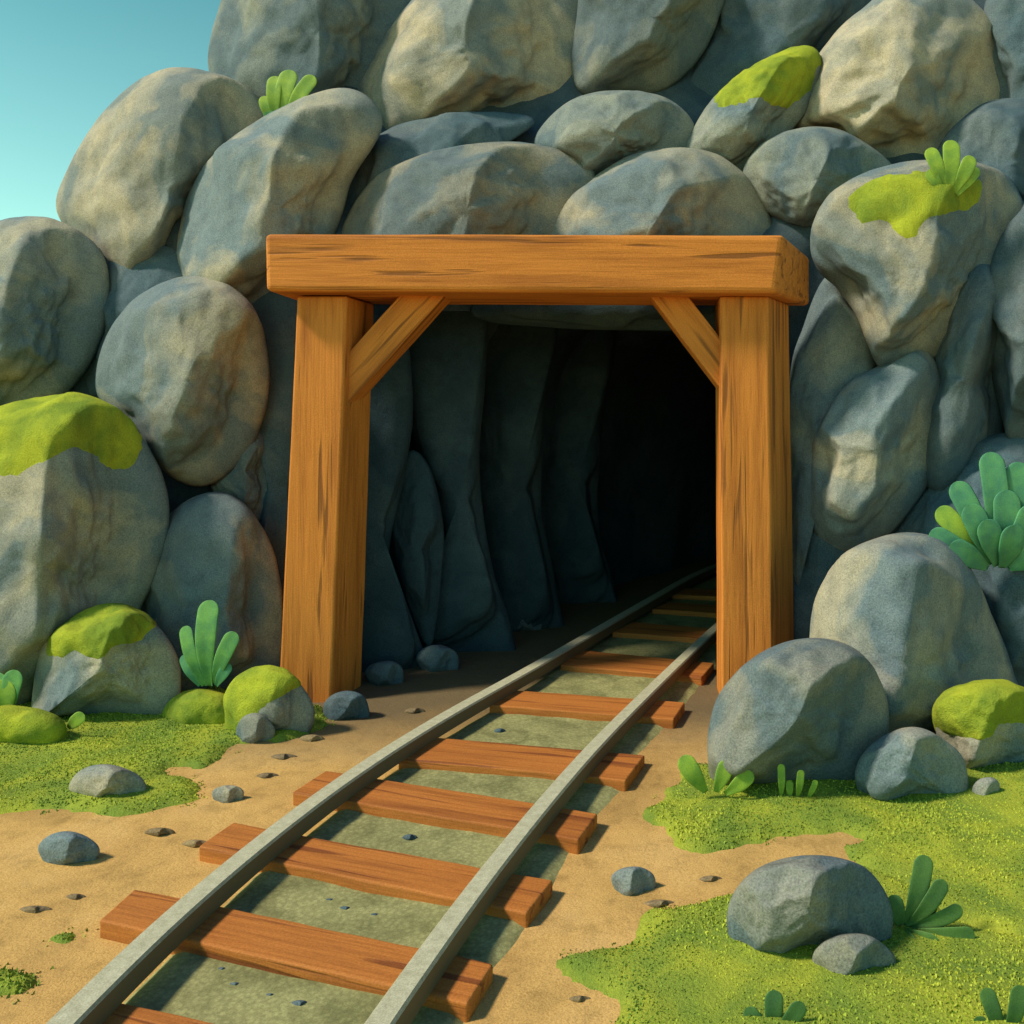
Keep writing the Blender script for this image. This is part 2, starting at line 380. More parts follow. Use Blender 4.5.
WALLG = 'boulders piled in the cliff around the mine entrance'
def wy(v): return 5.75+max(0, (240-v))*.0042
BS = [  # outline (px), Y, T, label, material, moss
 ([(208,62),(218,15),(238,-30),(300,-75),(400,-60),(430,-5),(405,55),(375,110),(320,135),(260,120),(220,95)], 6.75, .55,
  'tall grey boulder at the top left skyline of the cliff behind the small fern', ROCKB, None),
 ([(57,212),(68,170),(95,122),(130,85),(170,69),(215,74),(255,95),(268,125),(250,175),(215,225),(185,255),(150,300),(120,300),(92,265)], 6.35, .5,
  'large leaning boulder against the sky at upper left, pale on its left flank', ROCKL, None),
 ([(186,285),(183,240),(195,190),(222,150),(262,122),(310,100),(345,94),(370,108),(376,135),(350,180),(335,225),(300,285),(250,320),(205,310)], 6.0, .5,
  'long leaning boulder just left of and above the left end of the lintel beam', ROCK, None),
 ([(-70,300),(-45,245),(0,222),(45,218),(85,235),(105,262),(108,310),(92,360),(60,400),(0,425),(-60,400)], 5.95, .5,
  'rounded boulder at the far left edge under the sky, directly above the mossy boulder', ROCK, None),
 ([(100,385),(110,340),(138,302),(175,283),(212,283),(245,305),(262,345),(264,395),(250,440),(225,470),(198,482),(168,470),(138,430),(112,408)], 5.65, .42,
  'egg shaped boulder halfway up the cliff left of the left post', ROCK, None),
 ([(212,485),(222,455),(246,425),(262,432),(270,470),(276,505),(255,520),(225,505)], 5.78, .15,
  'small wedge of grey rock squeezed between two boulders beside the left post', ROCKB, None),
 ([(228,330),(245,285),(285,285),(310,330),(312,450),(306,600),(290,700),(250,690),(255,560),(262,450)], 5.98, .22,
  'narrow blue grey rock slab standing directly behind the left post', ROCKD, None),
 ([(98,290),(122,252),(160,243),(195,258),(202,300),(172,360),(125,395),(88,385),(82,335)], 6.1, .25,
  'shadowed rock wedged under the large leaning boulder at left', ROCKD, None),
 ([(-80,560),(-60,460),(-15,415),(40,399),(90,400),(130,424),(158,460),(170,500),(165,550),(140,610),(110,670),(60,720),(-20,730),(-80,660)], 5.35, .6,
  'huge boulder at the left edge with a cap of bright moss', ROCK,
  [(-90,480),(-75,430),(-30,395),(40,385),(95,388),(128,410),(142,440),(138,462),(112,468),(95,456),(80,448),(60,455),(40,465),(15,476),(-20,470),(-60,490)]),
 ([(143,600),(150,555),(172,518),(203,500),(232,503),(260,530),(276,575),(281,640),(278,705),(205,725),(150,700),(141,640)], 5.5, .28,
  'upright oval boulder behind the fern at the foot of the left post', ROCK, None),
 ([(-260,640),(-250,540),(-200,470),(-130,440),(-70,470),(-40,540),(-50,660),(-110,720),(-210,720)], 5.3, .5,
  'boulder just beyond the left edge of the picture beside the huge mossy boulder', ROCK, None),
 ([(-210,420),(-195,340),(-140,290),(-80,285),(-40,320),(-30,390),(-80,450),(-160,470)], 5.85, .45,
  'upper boulder just beyond the left edge of the picture', ROCKB, None),
 ([(-400,690),(-385,600),(-330,560),(-270,570),(-230,630),(-240,710),(-320,730)], 5.2, .4,
  'lower boulder well beyond the left edge of the picture', ROCKB, None),
 # above the beam
 ([(350,105),(365,68),(398,25),(440,-25),(500,-55),(570,-35),(588,20),(575,80),(550,112),(505,140),(430,152),(380,138)], 6.75, .6,
  'biggest pale boulder above the beam, reaching the top of the picture', ROCKL, None),
 ([(345,225),(355,180),(378,140),(430,120),(480,115),(530,125),(480,160),(420,200),(380,250),(345,260)], 6.3, .28,
  'shadowed blue rock sliver between the biggest pale boulder and the long flat one', ROCKD, None),
 ([(342,245),(358,205),(390,172),(440,152),(500,145),(555,152),(588,175),(582,205),(560,245),(500,275),(420,275),(360,270)], 6.05, .4,
  'long low boulder resting on the left half of the beam', ROCK, None),
 ([(538,145),(552,120),(580,99),(620,93),(662,99),(688,120),(692,150),(655,172),(595,178),(558,162)], 6.3, .36,
  'small oval boulder centred above the beam with a bright left rim', ROCKB, None),
 ([(548,240),(566,205),(600,176),(640,156),(690,152),(728,166),(755,196),(768,240),(740,275),(650,285),(570,275)], 6.05, .4,
  'rounded boulder resting on the right half of the beam', ROCK, None),
 ([(575,70),(580,20),(592,-35),(650,-60),(722,-35),(715,20),(692,62),(660,88),(620,94),(587,90)], 6.65, .4,
  'smooth grey boulder at the top edge right of the biggest pale one', ROCKB, None),
 ([(675,95),(700,35),(725,-30),(800,-65),(890,-40),(860,25),(810,75),(760,110),(710,140)], 6.95, .4,
  'dark blue boulder at the top edge behind the mossy wedge', ROCKD, None),
 ([(688,158),(698,125),(722,92),(758,65),(800,50),(818,65),(808,105),(782,140),(755,172),(715,172)], 6.3, .3,
  'wedge shaped rock above the right half of the beam with moss on top', ROCKB,
  [(715,98),(735,72),(765,52),(800,42),(822,52),(812,85),(795,104),(778,108),(758,98),(738,104),(722,108)]),
 ([(793,125),(803,85),(833,42),(868,8),(900,-15),(945,-8),(985,25),(1008,80),(995,140),(950,180),(890,172),(838,135)], 6.5, .55,
  'large boulder at upper right, cream on its left face and blue in shade', ROCKL, None),
 ([(745,178),(760,150),(790,133),(830,130),(865,145),(892,172),(880,205),(840,228),(795,222),(762,205)], 6.1, .32,
  'medium blue grey boulder over the right end of the beam', ROCKB, None),
 ([(985,40),(1005,-30),(1080,-60),(1130,60),(1100,140),(1040,160),(1000,120)], 6.5, .4,
  'dark blue boulder at the top right corner', ROCKD, None),
 ([(915,200),(940,150),(985,105),(1040,110),(1080,160),(1075,230),(1020,235),(960,220)], 6.25, .4,
  'dark rock mass right behind the stubby fern near the right edge', ROCKD, None),
 ([(816,240),(832,203),(868,176),(920,165),(985,170),(1016,198),(1022,250),(995,305),(950,345),(905,368),(880,362),(862,320),(842,290),(822,268)], 5.6, .42,
  'big boulder right of the beam carrying a moss patch and a small fern', ROCK,
  [(848,200),(862,185),(900,173),(940,172),(975,178),(985,190),(972,208),(945,214),(925,222),(915,236),(898,236),(886,222),(862,222),(850,212)]),
 ([(812,480),(820,430),(848,388),(885,366),(920,352),(940,385),(940,440),(922,490),(885,535),(845,548),(816,525)], 5.55, .36,
  'angular boulder halfway up the right side, below the boulder with the fern', ROCK, None),
 ([(790,400),(805,330),(828,285),(850,298),(872,345),(872,385),(840,420),(820,450),(800,560),(788,620)], 5.8, .25,
  'narrow rock standing right beside the right post', ROCKB, None),
 ([(930,395),(940,330),(965,275),(992,262),(1010,320),(1006,410),(990,470),(955,505),(925,475)], 5.75, .42,
  'tall shaded blue rock between the fern boulder and the right edge', ROCKD, None),
 ([(990,300),(1005,235),(1040,195),(1100,220),(1120,330),(1090,440),(1030,470),(1000,400)], 5.65, .45,
  'shaded blue boulder cut by the right edge, above the teal plant', ROCKD, None),
 ([(890,560),(920,490),(960,450),(1030,440),(1090,490),(1080,580),(1000,600),(930,600)], 5.7, .4,
  'broad shaded blue rock directly behind the teal plant', ROCKD, None),
 ([(780,640),(790,540),(815,470),(860,520),(900,540),(900,640),(840,700),(790,700)], 5.75, .2,
  'shaded rock at the foot of the right post, behind the domed boulders', ROCKD, None),
 ([(960,560),(1000,500),(1060,480),(1130,560),(1130,700),(1040,740),(985,700),(965,640)], 5.2, .4,
  'shaded blue boulder at the right edge under the teal plant', ROCKD, None),
 ([(810,640),(820,590),(848,552),(888,534),(930,535),(965,560),(990,610),(1012,665),(1030,740),(985,790),(880,800),(818,740)], 4.75, .5,
  'large domed boulder to the right of the tunnel, above the round one', ROCK, None),
]
for k, (pts, Y, T, lab, mat, ms) in enumerate(BS):
    boulder(pts, Y, T*1.3, lab, k+1, mat, moss=ms, group=WALLG, ground=False, grow=1.0 if k in (0, 1, 3, 8, len(BS)-1) else 1.05, lump=.08 if mat is ROCKD else .05)

def groundY(v): return H*F/(v-CY)
SOFT = 0
GR = [
 ([(30,692),(40,652),(68,622),(108,605),(145,615),(170,642),(181,678),(170,708),(120,720),(62,720),(36,710)], 4.9, .38,
  'low boulder at the left in the grass with moss over its crown', ROCK, 'boulder',
  [(45,652),(60,622),(105,596),(140,603),(158,622),(140,640),(118,645),(98,656),(75,652),(58,658)]),
 ([(226,705),(235,682),(258,668),(285,672),(305,690),(315,715),(300,733),(260,736),(235,728)], 4.82, .13,
  'mossy rock touching the foot of the left post', ROCK, 'rock',
  [(215,720),(225,680),(255,658),(285,662),(303,682),(292,692),(270,700),(262,712),(248,728),(228,735)]),
 ([(708,745),(716,700),(740,668),(775,645),(815,637),(850,646),(875,670),(889,710),(886,750),(868,780),(800,790),(740,783),(714,765)], 4.3, .45,
  'round boulder leaning against the foot of the right post', ROCK, 'boulder', None),
 ([(855,780),(862,755),(885,735),(915,727),(945,740),(965,762),(968,782),(950,796),(900,799),(868,795)], 4.0, .22,
  'low pale stone next to the round boulder by the right post', ROCK, 'rock', None),
 ([(934,715),(945,695),(975,683),(1010,685),(1045,705),(1060,740),(1040,770),(990,768),(950,752)], 4.45, .3,
  'mossy rock at the right edge behind the small pebble', ROCK, 'rock',
  [(928,722),(940,688),(975,674),(1015,678),(1065,705),(1060,735),(1010,722),(985,738),(955,735)]),
 ([(727,925),(733,895),(755,870),(790,857),(830,856),(865,868),(887,895),(893,925),(880,948),(830,957),(770,953),(738,943)], 2.85, .24,
  'foreground boulder in the grass at the lower right', ROCK, 'boulder', None),
 ([(812,962),(820,944),(842,934),(868,935),(888,948),(896,962),(885,974),(850,977),(825,972)], 2.66, .1,
  'small brown grey stone leaning on the foreground boulder', ROCK, 'stone', None),
 ([(69,790),(78,772),(100,764),(125,768),(145,782),(144,793),(120,799),(88,799)], 3.87, .13,
  'flat stone in the left grass patch', ROCK, 'stone', None),
 ([(38,850),(48,836),(68,831),(88,837),(100,851),(85,861),(55,862)], 3.33, .09,
  'blue grey stone on bare sand at the lower left', ROCK, 'stone', None),
 ([(212,793),(222,786),(236,786),(244,793),(238,799),(220,800)], 3.85, .05,
  'tiny pale stone on the sand between the grass and the left rail', ROCK, 'stone', None),
 ([(611,880),(620,869),(640,867),(655,878),(650,889),(625,891)], 3.12, .07,
  'pale stone on the sand right of the track', ROCKL, 'stone', None),
 ([(972,790),(980,779),(994,778),(1000,788),(992,797),(978,798)], 3.86, .05,
  'tiny pale pebble beside the low stone at the right edge', ROCK, 'stone', None),
 ([(236,732),(243,717),(258,713),(271,722),(275,734),(262,743),(243,743)], 4.62, .09,
  'little pale stone in front of the mossy rock by the left post', ROCK, 'stone', None),
 ([(323,708),(332,695),(350,691),(366,699),(369,712),(350,718),(330,716)], 4.95, .1,
  'dark stone at the inner foot of the left post', ROCKD, 'stone', None),
 ([(365,675),(372,664),(392,661),(403,670),(400,682),(378,684)], 5.65, .1,
  'dim stone inside the tunnel nearest the left post', ROCKD, 'stone', None),
 ([(416,660),(424,648),(442,645),(458,655),(455,668),(430,671)], 5.95, .1,
  'dim stone inside the tunnel, middle of the three along the wall', ROCKD, 'stone', None),
 ([(503,618),(512,606),(530,603),(543,614),(538,627),(515,630)], 7.0, .13,
  'dim stone deepest inside the tunnel along the wall', ROCKD, 'stone', None),
]
for k, (pts, Y, T, lab, mat, cat, ms) in enumerate(GR):
    Y = groundY(max(p[1] for p in pts))+.25*T
    boulder(pts, Y, T, lab, k+60, mat, name=cat, cat=cat, moss=ms, ground=True, nf=11, na=None if T > .2 else 64,
            group={'boulder': 'boulders lying on the ground', 'rock': 'rocks lying on the ground'}.get(cat, 'loose stones on the ground'))

# tunnel wall slabs
TW = [
 ([(330,330),(370,300),(402,340),(410,420),(402,480),(388,560),(408,610),(425,660),(425,720),(330,720),(325,500)], 5.95, .22,
  'first rock slab of the tunnel wall, just behind the left post'),
 ([(395,500),(410,458),(430,476),(442,530),(440,575),(430,640),(412,610),(396,550)], 6.02, .2,
  'slender lens shaped rock slab in the tunnel wall'),
 ([(402,340),(430,295),(482,300),(484,380),(478,470),(490,560),(508,620),(512,690),(425,700),(418,620),(440,540),(415,440)], 6.4, .3,
  'tall middle rock slab of the tunnel wall'),
 ([(480,330),(510,300),(555,320),(545,400),(540,500),(552,570),(562,660),(500,670),(485,580),(475,470),(474,400)], 7.2, .35,
  'tall rock slab of the tunnel wall, third from the entrance'),
 ([(540,340),(570,315),(612,340),(600,430),(598,520),(612,580),(620,640),(560,640),(545,560),(532,450)], 8.2, .35,
  'deepest visible rock slab of the tunnel wall'),
 ([(470,310),(500,285),(600,275),(720,280),(790,300),(780,322),(700,331),(600,330),(530,326),(490,322)], 6.0, .2,
  'flat rock slab forming the tunnel ceiling just under the beam'),
]
for k, (pts, Y, T, lab) in enumerate(TW):
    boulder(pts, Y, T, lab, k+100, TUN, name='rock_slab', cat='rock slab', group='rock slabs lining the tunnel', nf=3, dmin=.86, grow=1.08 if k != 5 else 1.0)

# small dark pit stone on long boulder is part of its surface; pebbles on sand
PB = [(160,833,13,5),(36,911,15,5),(76,898,9,4),(196,845,12,5),(312,740,11,5),(284,758,12,4),(268,777,10,4),(711,881,11,5),(660,905,14,5),
      (415,712,9,4),(580,1000,10,4),(1000,905,14,5)]
for k, (u, v, w, h) in enumerate(PB[:11]):
    Y = groundY(v)
    pts = [(u+w*1.2*math.cos(a), v-h*math.sin(a)*1.1) for a in [i*math.pi/4 for i in range(8)]]
    spot = ['beside the blue grey stone at lower left', 'flat near the left edge', 'below the blue grey stone at the left', 'near the left rail and second sleeper end',
            'just below the dark stone by the left post', 'between grass and left rail, topmost of two', 'by the end of the third sleeper, left of the rail',
            'just left of the foreground boulder', 'below and right of the pale stone', 'by the left rail near the tunnel mouth', 'at the lower edge of the grass right of the track'][k]
    boulder(pts, Y+.01, w*Y/F*.9, 'flat brown pebble on sand '+spot, k+140, PEB, name='pebble', cat='pebble', group='brown pebbles on the sand', ground=False, na=40, nf=7)
BP = [(300,1010,11,6),(270,1001,6,4),(235,990,8,4),(375,921,7,4),(345,914,8,4),(410,842,8,4),(222,975,7,4),(500,735,6,3),(330,905,6,3)]
for k, (u, v, w, h) in enumerate(BP):
    Y = groundY(v)
    pts = [(u+w*math.cos(a), v-3.5-h*math.sin(a)*1.1) for a in [i*math.pi/4 for i in range(8)]]
    boulder(pts, Y+.01, w*Y/F*.8, 'tiny dark pebble lying in the gravel bed between the rails', k+170, ROCKD, name='pebble', cat='pebble',
            group='dark pebbles in the track bed', na=32, nf=6)

# ------------------------------------------------------------------ cliff core behind the boulders
sil = np.array([(-380,900),(-330,640),(-250,560),(-190,400),(-120,340),(-60,300),(10,265),(62,285),(105,235),(130,150),(165,100),(225,95),(240,30),(270,-40),(330,-160),(460,-330),(700,-520),(1100,-700),(1700,-760),(2300,-500),(2300,900)], float)
hole = np.array([(345,770),(330,330),(345,308),(745,305),(770,330),(772,770)], float)
def core_depth(u, v):
    y = 6.0+max(0, 240-v)*.0042
    dx = max(0, u-1040)*.0016 + max(0, 100-u)*.0006
    y -= dx*1.2 if u > 640 else dx
    return max(3.6, y)+.12*n3(u*.011, v*.011, 3)+.05*n3(u*.03, v*.03, 8)
def build_core():
    us = np.concatenate([np.arange(-900, -60, 30), np.arange(-60, 1100, 9), np.arange(1100, 2300, 40)])
    vs = np.concatenate([np.arange(-760, -40, 30), np.arange(-40, 760, 9)])
    ids, verts, faces = {}, [], []
    def vtx(i, j):
        if (i, j) not in ids:
            u, v = us[i], vs[j]; ids[(i, j)] = len(verts); verts.append(P(u, v, core_depth(u, v)))
        return ids[(i, j)]
    for i in range(len(us)-1):
        for j in range(len(vs)-1):
            u, v = (us[i]+us[i+1])/2, (vs[j]+vs[j+1])/2
            if sdist(sil, u, v) > 0 and sdist(hole, u, v) < 0:
                faces.append((vtx(i, j), vtx(i, j+1), vtx(i+1, j+1), vtx(i+1, j)))
    for k, p in enumerate(verts):
        if p.z < -.15: verts[k] = Vector((p.x, p.y, -.15))
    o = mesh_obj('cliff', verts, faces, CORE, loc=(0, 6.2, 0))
    tag(o, kind='structure')
build_core()

# tunnel lining: sections along a bending path, closed at the far end
def build_tunnel():
    lb = [(322,760,5.75),(None,)]
    path = [(-2.35, 5.8), (-1.9, 6.6), (-1.25, 7.4), (-.62, 8.4), (.1, 9.6), (1.0, 11.0), (2.2, 12.4), (3.6, 13.6)]
    RP = [(1.02, 5.85), (1.3, 6.4), (1.7, 7.0), (2.2, 7.8), (2.9, 8.9), (3.8, 10.1), (4.8, 11.2), (5.9, 12.2)]
    verts, faces = [], []
    N = 40; sub = 7
    secs = []
    for i in range(len(path)-1):
        for k in range(sub if i < len(path)-2 else sub+1):
            t = k/sub
            L = Vector(path[i]).lerp(Vector(path[i+1]), t); Rr = Vector(RP[i]).lerp(Vector(RP[i+1]), t)
            secs.append((L, (Rr-L).normalized(), (Rr-L).length))
    for si, (L, d, w) in enumerate(secs):
        right = d; hgt = 2.78
        for k in range(N+1):
            a = k/N
            # squarish arch
            ang = math.pi*(1-a); x = .5+.5*math.copysign(abs(math.cos(ang))**.45, math.cos(ang)); z = abs(math.sin(ang))**.5*hgt
            p = Vector((L.x+right.x*w*x, L.y+right.y*w*x, z-.1))
            q = .14*n3(p.x*1.1, p.y*1.1, p.z*.5)+.06*n3(p.x*3, p.y*3, p.z*1.5)
            c = Vector((L.x+right.x*w*.5, L.y+right.y*w*.5, 1.1))
            p += (p-c).normalized()*q*(1 if si else .4)
            verts.append(p)
    for s in range(len(secs)-1):
        for k in range(N):
            a = s*(N+1)+k; faces.append((a, a+1, a+N+2, a+N+1))
    last = (len(secs)-1)*(N+1); faces.append(tuple(range(last, last+N+1)))
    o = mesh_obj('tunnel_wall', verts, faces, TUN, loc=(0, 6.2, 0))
    tag(o, kind='structure')
build_tunnel()

# ------------------------------------------------------------------ ground
def build_ground():
    xs = np.concatenate([[-300, -120, -50, -20, -10], np.arange(-6, 6.01, .06), [10, 20, 50, 120, 300]])
    ys = np.concatenate([[-300, -100, -30, -8, -2], np.arange(.5, 10, .06), [11, 13, 16, 25, 60, 140, 400]])
    verts = [(x, y, ground_z(x, y)) for y in ys for x in xs]
    n = len(xs); faces = [(j*n+i, j*n+i+1, (j+1)*n+i+1, (j+1)*n+i) for j in range(len(ys)-1) for i in range(n-1)]
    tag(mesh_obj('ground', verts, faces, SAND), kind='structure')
build_ground()

# rails: centre lines of the running surface
ZT = .125
LR = [(-6,1090),(26,1056),(60,1022),(118,963),(176,910),(240,857),(338,782),(440,717.5),(527,669.5),(620,616),(672,586)]
RR = [(325,1100),(350,1062),(375,1024),(430,949),(478,883),(525.5,824),(590,749),(654,685),(697,644),(722,621)]
def spline_open(pts, step=.05):
    P_ = [pts[0]*2-pts[1]]+pts+[pts[-1]*2-pts[-2]]
    out = []
    for i in range(1, len(P_)-2):
        p0, p1, p2, p3 = P_[i-1:i+3]
        n = max(2, int((p2-p1).length/step))
        for k in range(n):
            t = k/n; out.append(.5*((2*p1)+(-p0+p2)*t+(2*p0-5*p1+4*p2-p3)*t*t+(-p0+3*p1-3*p2+p3)*t**3))
    out.append(P_[-2]); return out
def smooth(c, it):
    for _ in range(it):
        c = [c[0]]+[(c[i-1]+c[i]*2+c[i+1])/4 for i in range(1, len(c)-1)]+[c[-1]]
    return c
def rail(px, label, w0):
    c = [G(u, v, ZT) for u, v in px]
    d = (c[-1]-c[-2]).normalized()
    ang = 0
    for k in range(14):
        ang = math.radians(2.0*k)
        dd = Vector((d.x*math.cos(ang)+d.y*math.sin(ang), d.y*math.cos(ang)-d.x*math.sin(ang), 0))
        c.append(c[-1]+dd*.35)
    c = smooth(spline_open(c), 60)
    prof = [(-w0/2, .055), (-w0/2, ZT-.008), (-w0/2+.008, ZT), (w0/2-.008, ZT), (w0/2, ZT-.008), (w0/2, .055)]
    verts, faces = [], []
    for i, p in enumerate(c):
        t = (c[min(i+1, len(c)-1)]-c[max(i-1, 0)]).normalized(); r = Vector((t.y, -t.x, 0))
        for a, z in prof: verts.append(Vector((p.x, p.y, 0))+r*a+Vector((0, 0, z)))
    m = len(prof)
    for i in range(len(c)-1):
        for k in range(m):
            a, b = i*m+k, i*m+(k+1) % m; faces.append((a, b, b+m, a+m))
    faces.append(tuple(range(m))); faces.append(tuple(range(len(verts)-m, len(verts)))[::-1])
    o = mesh_obj('rail', verts, faces, STEEL, loc=(c[0].x, c[0].y, .055), smooth=False)
    tag(o, label, 'rail', 'rails of the mine track')
    return c
cl = rail(LR, 'left steel rail curving into the mine tunnel', .086)
cr = rail(RR, 'right steel rail, the one passing closest to the right post', .078)

# sleepers: corner points of the top face FL FR BR BL
ZS = .055
TS = [
 ((45,1032),(330,1105),(352,1052),(88,994),'nearest sleeper, cut off by the bottom edge of the picture'),
 ((99,920),(468,1003),(494,963),(135,888),'first whole sleeper from the bottom of the picture'),
 ((198,846),(527,913),(553,880),(233,822),'second whole sleeper from the bottom'),
 ((292,792),(579,839),(598,813),(326,770),'third whole sleeper from the bottom, its left end barely showing'),
 ((398,758),(626,780),(645,755),(425,736),'fourth whole sleeper from the bottom'),
 ((489,705),(674,719),(685,702),(514,690),'fifth whole sleeper, just outside the tunnel mouth'),
 ((560,665),(702,677),(714,663),(583,650),'sleeper in the tunnel mouth between the two posts'),
 ((612,632),(730,641),(738,630),(632,622),'first sleeper fully inside the dark tunnel'),
 ((652,609),(748,615),(756,607),(668,602),'second sleeper inside the dark tunnel'),
 ((672,594),(757,599),(765,593),(686,588),'dimmest sleeper deep inside the tunnel'),
]
def sleeper(fl, fr, br, bl, label, seed):
    q = [G(*p, ZS) for p in (fl, fr, br, bl)]
    c = sum(q, Vector())/4; ax = ((q[1]-q[0])+(q[2]-q[3])).normalized()
    M = Matrix.Rotation(math.atan2(ax.y, ax.x), 4, 'Z'); M.translation = Vector((c.x, c.y, 0)); Mi = M.inverted()
    lq = [Mi @ p for p in q]
    NX, NY = 26, 4
    rnd = random.Random(seed)
    def pt(s, t):
        a = lq[0].lerp(lq[1], s); b = lq[3].lerp(lq[2], s); return a.lerp(b, t)
    verts, faces = [], []
    for z in (-.02, ZS):
        for j in range(NY+1):
            for i in range(NX+1):
                p = pt(i/NX, j/NY); e = 1 if j in (0, NY) else 0
                p.y += .0035*n3(p.x*5+seed*9, j*.3, seed)*e*2
                p.z = z+(.002*n3(p.x*4, j, seed) if z > 0 else 0)
                verts.append(p)
    n = (NX+1)*(NY+1)
    def v(k, i, j): return k*n+j*(NX+1)+i
    for j in range(NY):
        for i in range(NX):
            faces.append((v(1, i, j), v(1, i+1, j), v(1, i+1, j+1), v(1, i, j+1)))
            faces.append((v(0, i, j), v(0, i, j+1), v(0, i+1, j+1), v(0, i+1, j)))
    for i in range(NX):
        faces.append((v(0, i, 0), v(0, i+1, 0), v(1, i+1, 0), v(1, i, 0)))
        faces.append((v(0, i+1, NY), v(0, i, NY), v(1, i, NY), v(1, i+1, NY)))
    for j in range(NY):
        faces.append((v(0, 0, j+1), v(0, 0, j), v(1, 0, j), v(1, 0, j+1)))
        faces.append((v(0, NX, j), v(0, NX, j+1), v(1, NX, j+1), v(1, NX, j)))
    o = mesh_obj('sleeper', verts, faces, TIE, smooth=False)
    o.matrix_world = M; o.location = M.translation; o.rotation_euler = M.to_euler()
    b = o.modifiers.new('bevel', 'BEVEL'); b.width = .009; b.segments = 3; b.limit_method = 'ANGLE'; b.angle_limit = math.radians(50)
    tag(o, label, 'sleeper', 'wooden sleepers under the rails')
for k, t in enumerate(TS): sleeper(*t, k+1)

# gravel bed between the rails
def build_bed():
    n = 120
    def at(c, s):
        f = s*(len(c)-1); i = min(int(f), len(c)-2); return c[i].lerp(c[i+1], f-i)
    verts, faces = [], []
    K = 16
    for i in range(n+1):
        y = .9+ (12-.9)*i/n
        def xat(c):
            for a, b in zip(c[:-1], c[1:]):
                if a.y <= y <= b.y: return a.x+(b.x-a.x)*(y-a.y)/(b.y-a.y)
            return c[0].x-(c[0].y-y)*(c[1].x-c[0].x)/(c[1].y-c[0].y) if y < c[0].y else c[-1].x+.4*(y-c[-1].y)
        l = xat(cl)-.03+.02*n3(y*3, 1); r = xat(cr)+.19+.05*n3(y*2.2, 7)+.02*n3(y*9, 3)
        for k in range(K+1):
            x = l+(r-l)*k/K; e = min(k, K-k)/2
            z = -.01 if k in (0, K) else .016+.006*n3(x*6, y*6, 2)
            verts.append((x, y, ground_z(x, y)+z))
    for i in range(n):
        for k in range(K):
            a = i*(K+1)+k; faces.append((a, a+1, a+K+2, a+K+1))
    tag(mesh_obj('track_bed', verts, faces, BED), kind='structure')
build_bed()

# ------------------------------------------------------------------ timber portal
YP = 5.15                                # front plane of the posts
fr = empty('timber_portal', P(540, 700, YP+.2))
tag(fr, 'orange timber mine portal: lintel beam on two posts with diagonal braces', 'mine portal')
def hewn(name, front, dback, mat, label=None, yf=YP, seed=0, cuts=14, bev=.014, wob=.004, axis=2):
    """front: 4 px corners (bl, br, tr, tl) on the plane y=yf; dback: per-corner (dx,dy,dz) metres to the back corner"""
    A = [P(u, v, yf) for u, v in front]; B = [a+Vector(d) for a, d in zip(A, dback)]
    C = sum(A+B, Vector())/8
    verts, faces = [], []
    for k in range(cuts+1):
        t = k/cuts
        if axis == 2: ring = [A[0].lerp(A[3], t), A[1].lerp(A[2], t), B[1].lerp(B[2], t), B[0].lerp(B[3], t)]
        else: ring = [A[0].lerp(A[1], t), A[3].lerp(A[2], t), B[3].lerp(B[2], t), B[0].lerp(B[1], t)]
        for m, p in enumerate(ring):
            verts.append(p+Vector((wob*n3(t*5, m*3, seed), wob*n3(t*5, m*3, seed+7), wob*n3(t*4, m*5, seed+3) if 0 < k < cuts else 0)))
    for k in range(cuts):
        for m in range(4):
            a, b = k*4+m, k*4+(m+1) % 4
            faces.append((a, b, b+4, a+4) if axis == 2 else (a, a+4, b+4, b))
    n = len(verts)
    faces.append((3, 2, 1, 0) if axis == 2 else (0, 1, 2, 3)); faces.append((n-4, n-3, n-2, n-1) if axis == 2 else (n-1, n-2, n-3, n-4))
    me_loc = C
    o = mesh_obj(name, verts, faces, mat, parent=fr, loc=me_loc, smooth=False)
    b = o.modifiers.new('bevel', 'BEVEL'); b.width = bev; b.segments = 3; b.limit_method = 'ANGLE'; b.angle_limit = math.radians(35)
    if label: o['label'] = label
    return o
# left post, right post
hewn('post', [(278,705),(331,705),(347,296),(297,296)], [(0,.34,0),(.075,.34,0),(.06,.34,0),(0,.34,0)], WOODZ, seed=1)
hewn('post', [(722,720),(774,720),(768,296),(720,296)], [(0,.34,0),(.19,.34,0),(.185,.34,0),(0,.34,0)], WOODZ, seed=4)
# beam proud of the posts
YB = YP-.12
hewn('lintel_beam', [(265,291),(776,293),(784,234),(264,233)], [(.02,.55,0),(.31,.55,0),(.26,.55,-.02),(.02,.55,-.02)], WOODX, yf=YB, seed=9, cuts=24, bev=.032, axis=0)
# diagonal braces (built along their own length, local X)
def brace(u0, v0, u1, v1, wid, label, yf=YP+.06, dep=.2, lean=0):
    a, b = P(u0, v0, yf), P(u1, v1, yf)
    L = (b-a).length; ang = math.atan2(b.z-a.z, b.x-a.x)
    verts, faces = [], []
    for k in range(9):
        x = L*k/8
        for y, z in ((0, -wid/2), (0, wid/2), (dep, wid/2), (dep, -wid/2)):
            verts.append((x, y, z+.003*n3(x*4, y*9, z*9)))
    for k in range(8):
        for m in range(4):
            p, q = k*4+m, k*4+(m+1) % 4; faces.append((p, p+4, q+4, q))
    faces.append((0, 1, 2, 3)); faces.append((35, 34, 33, 32))
    o = mesh_obj('brace', verts, faces, WOODX, smooth=False)
    o.parent = fr; o.location = a-fr.location; o.rotation_euler = (0, -ang, 0)
    bm = o.modifiers.new('bevel', 'BEVEL'); bm.width = .01; bm.segments = 3; bm.limit_method = 'ANGLE'; bm.angle_limit = math.radians(35)
    o['label'] = label
brace(330,398,452,262,.205,'left diagonal brace under the beam')
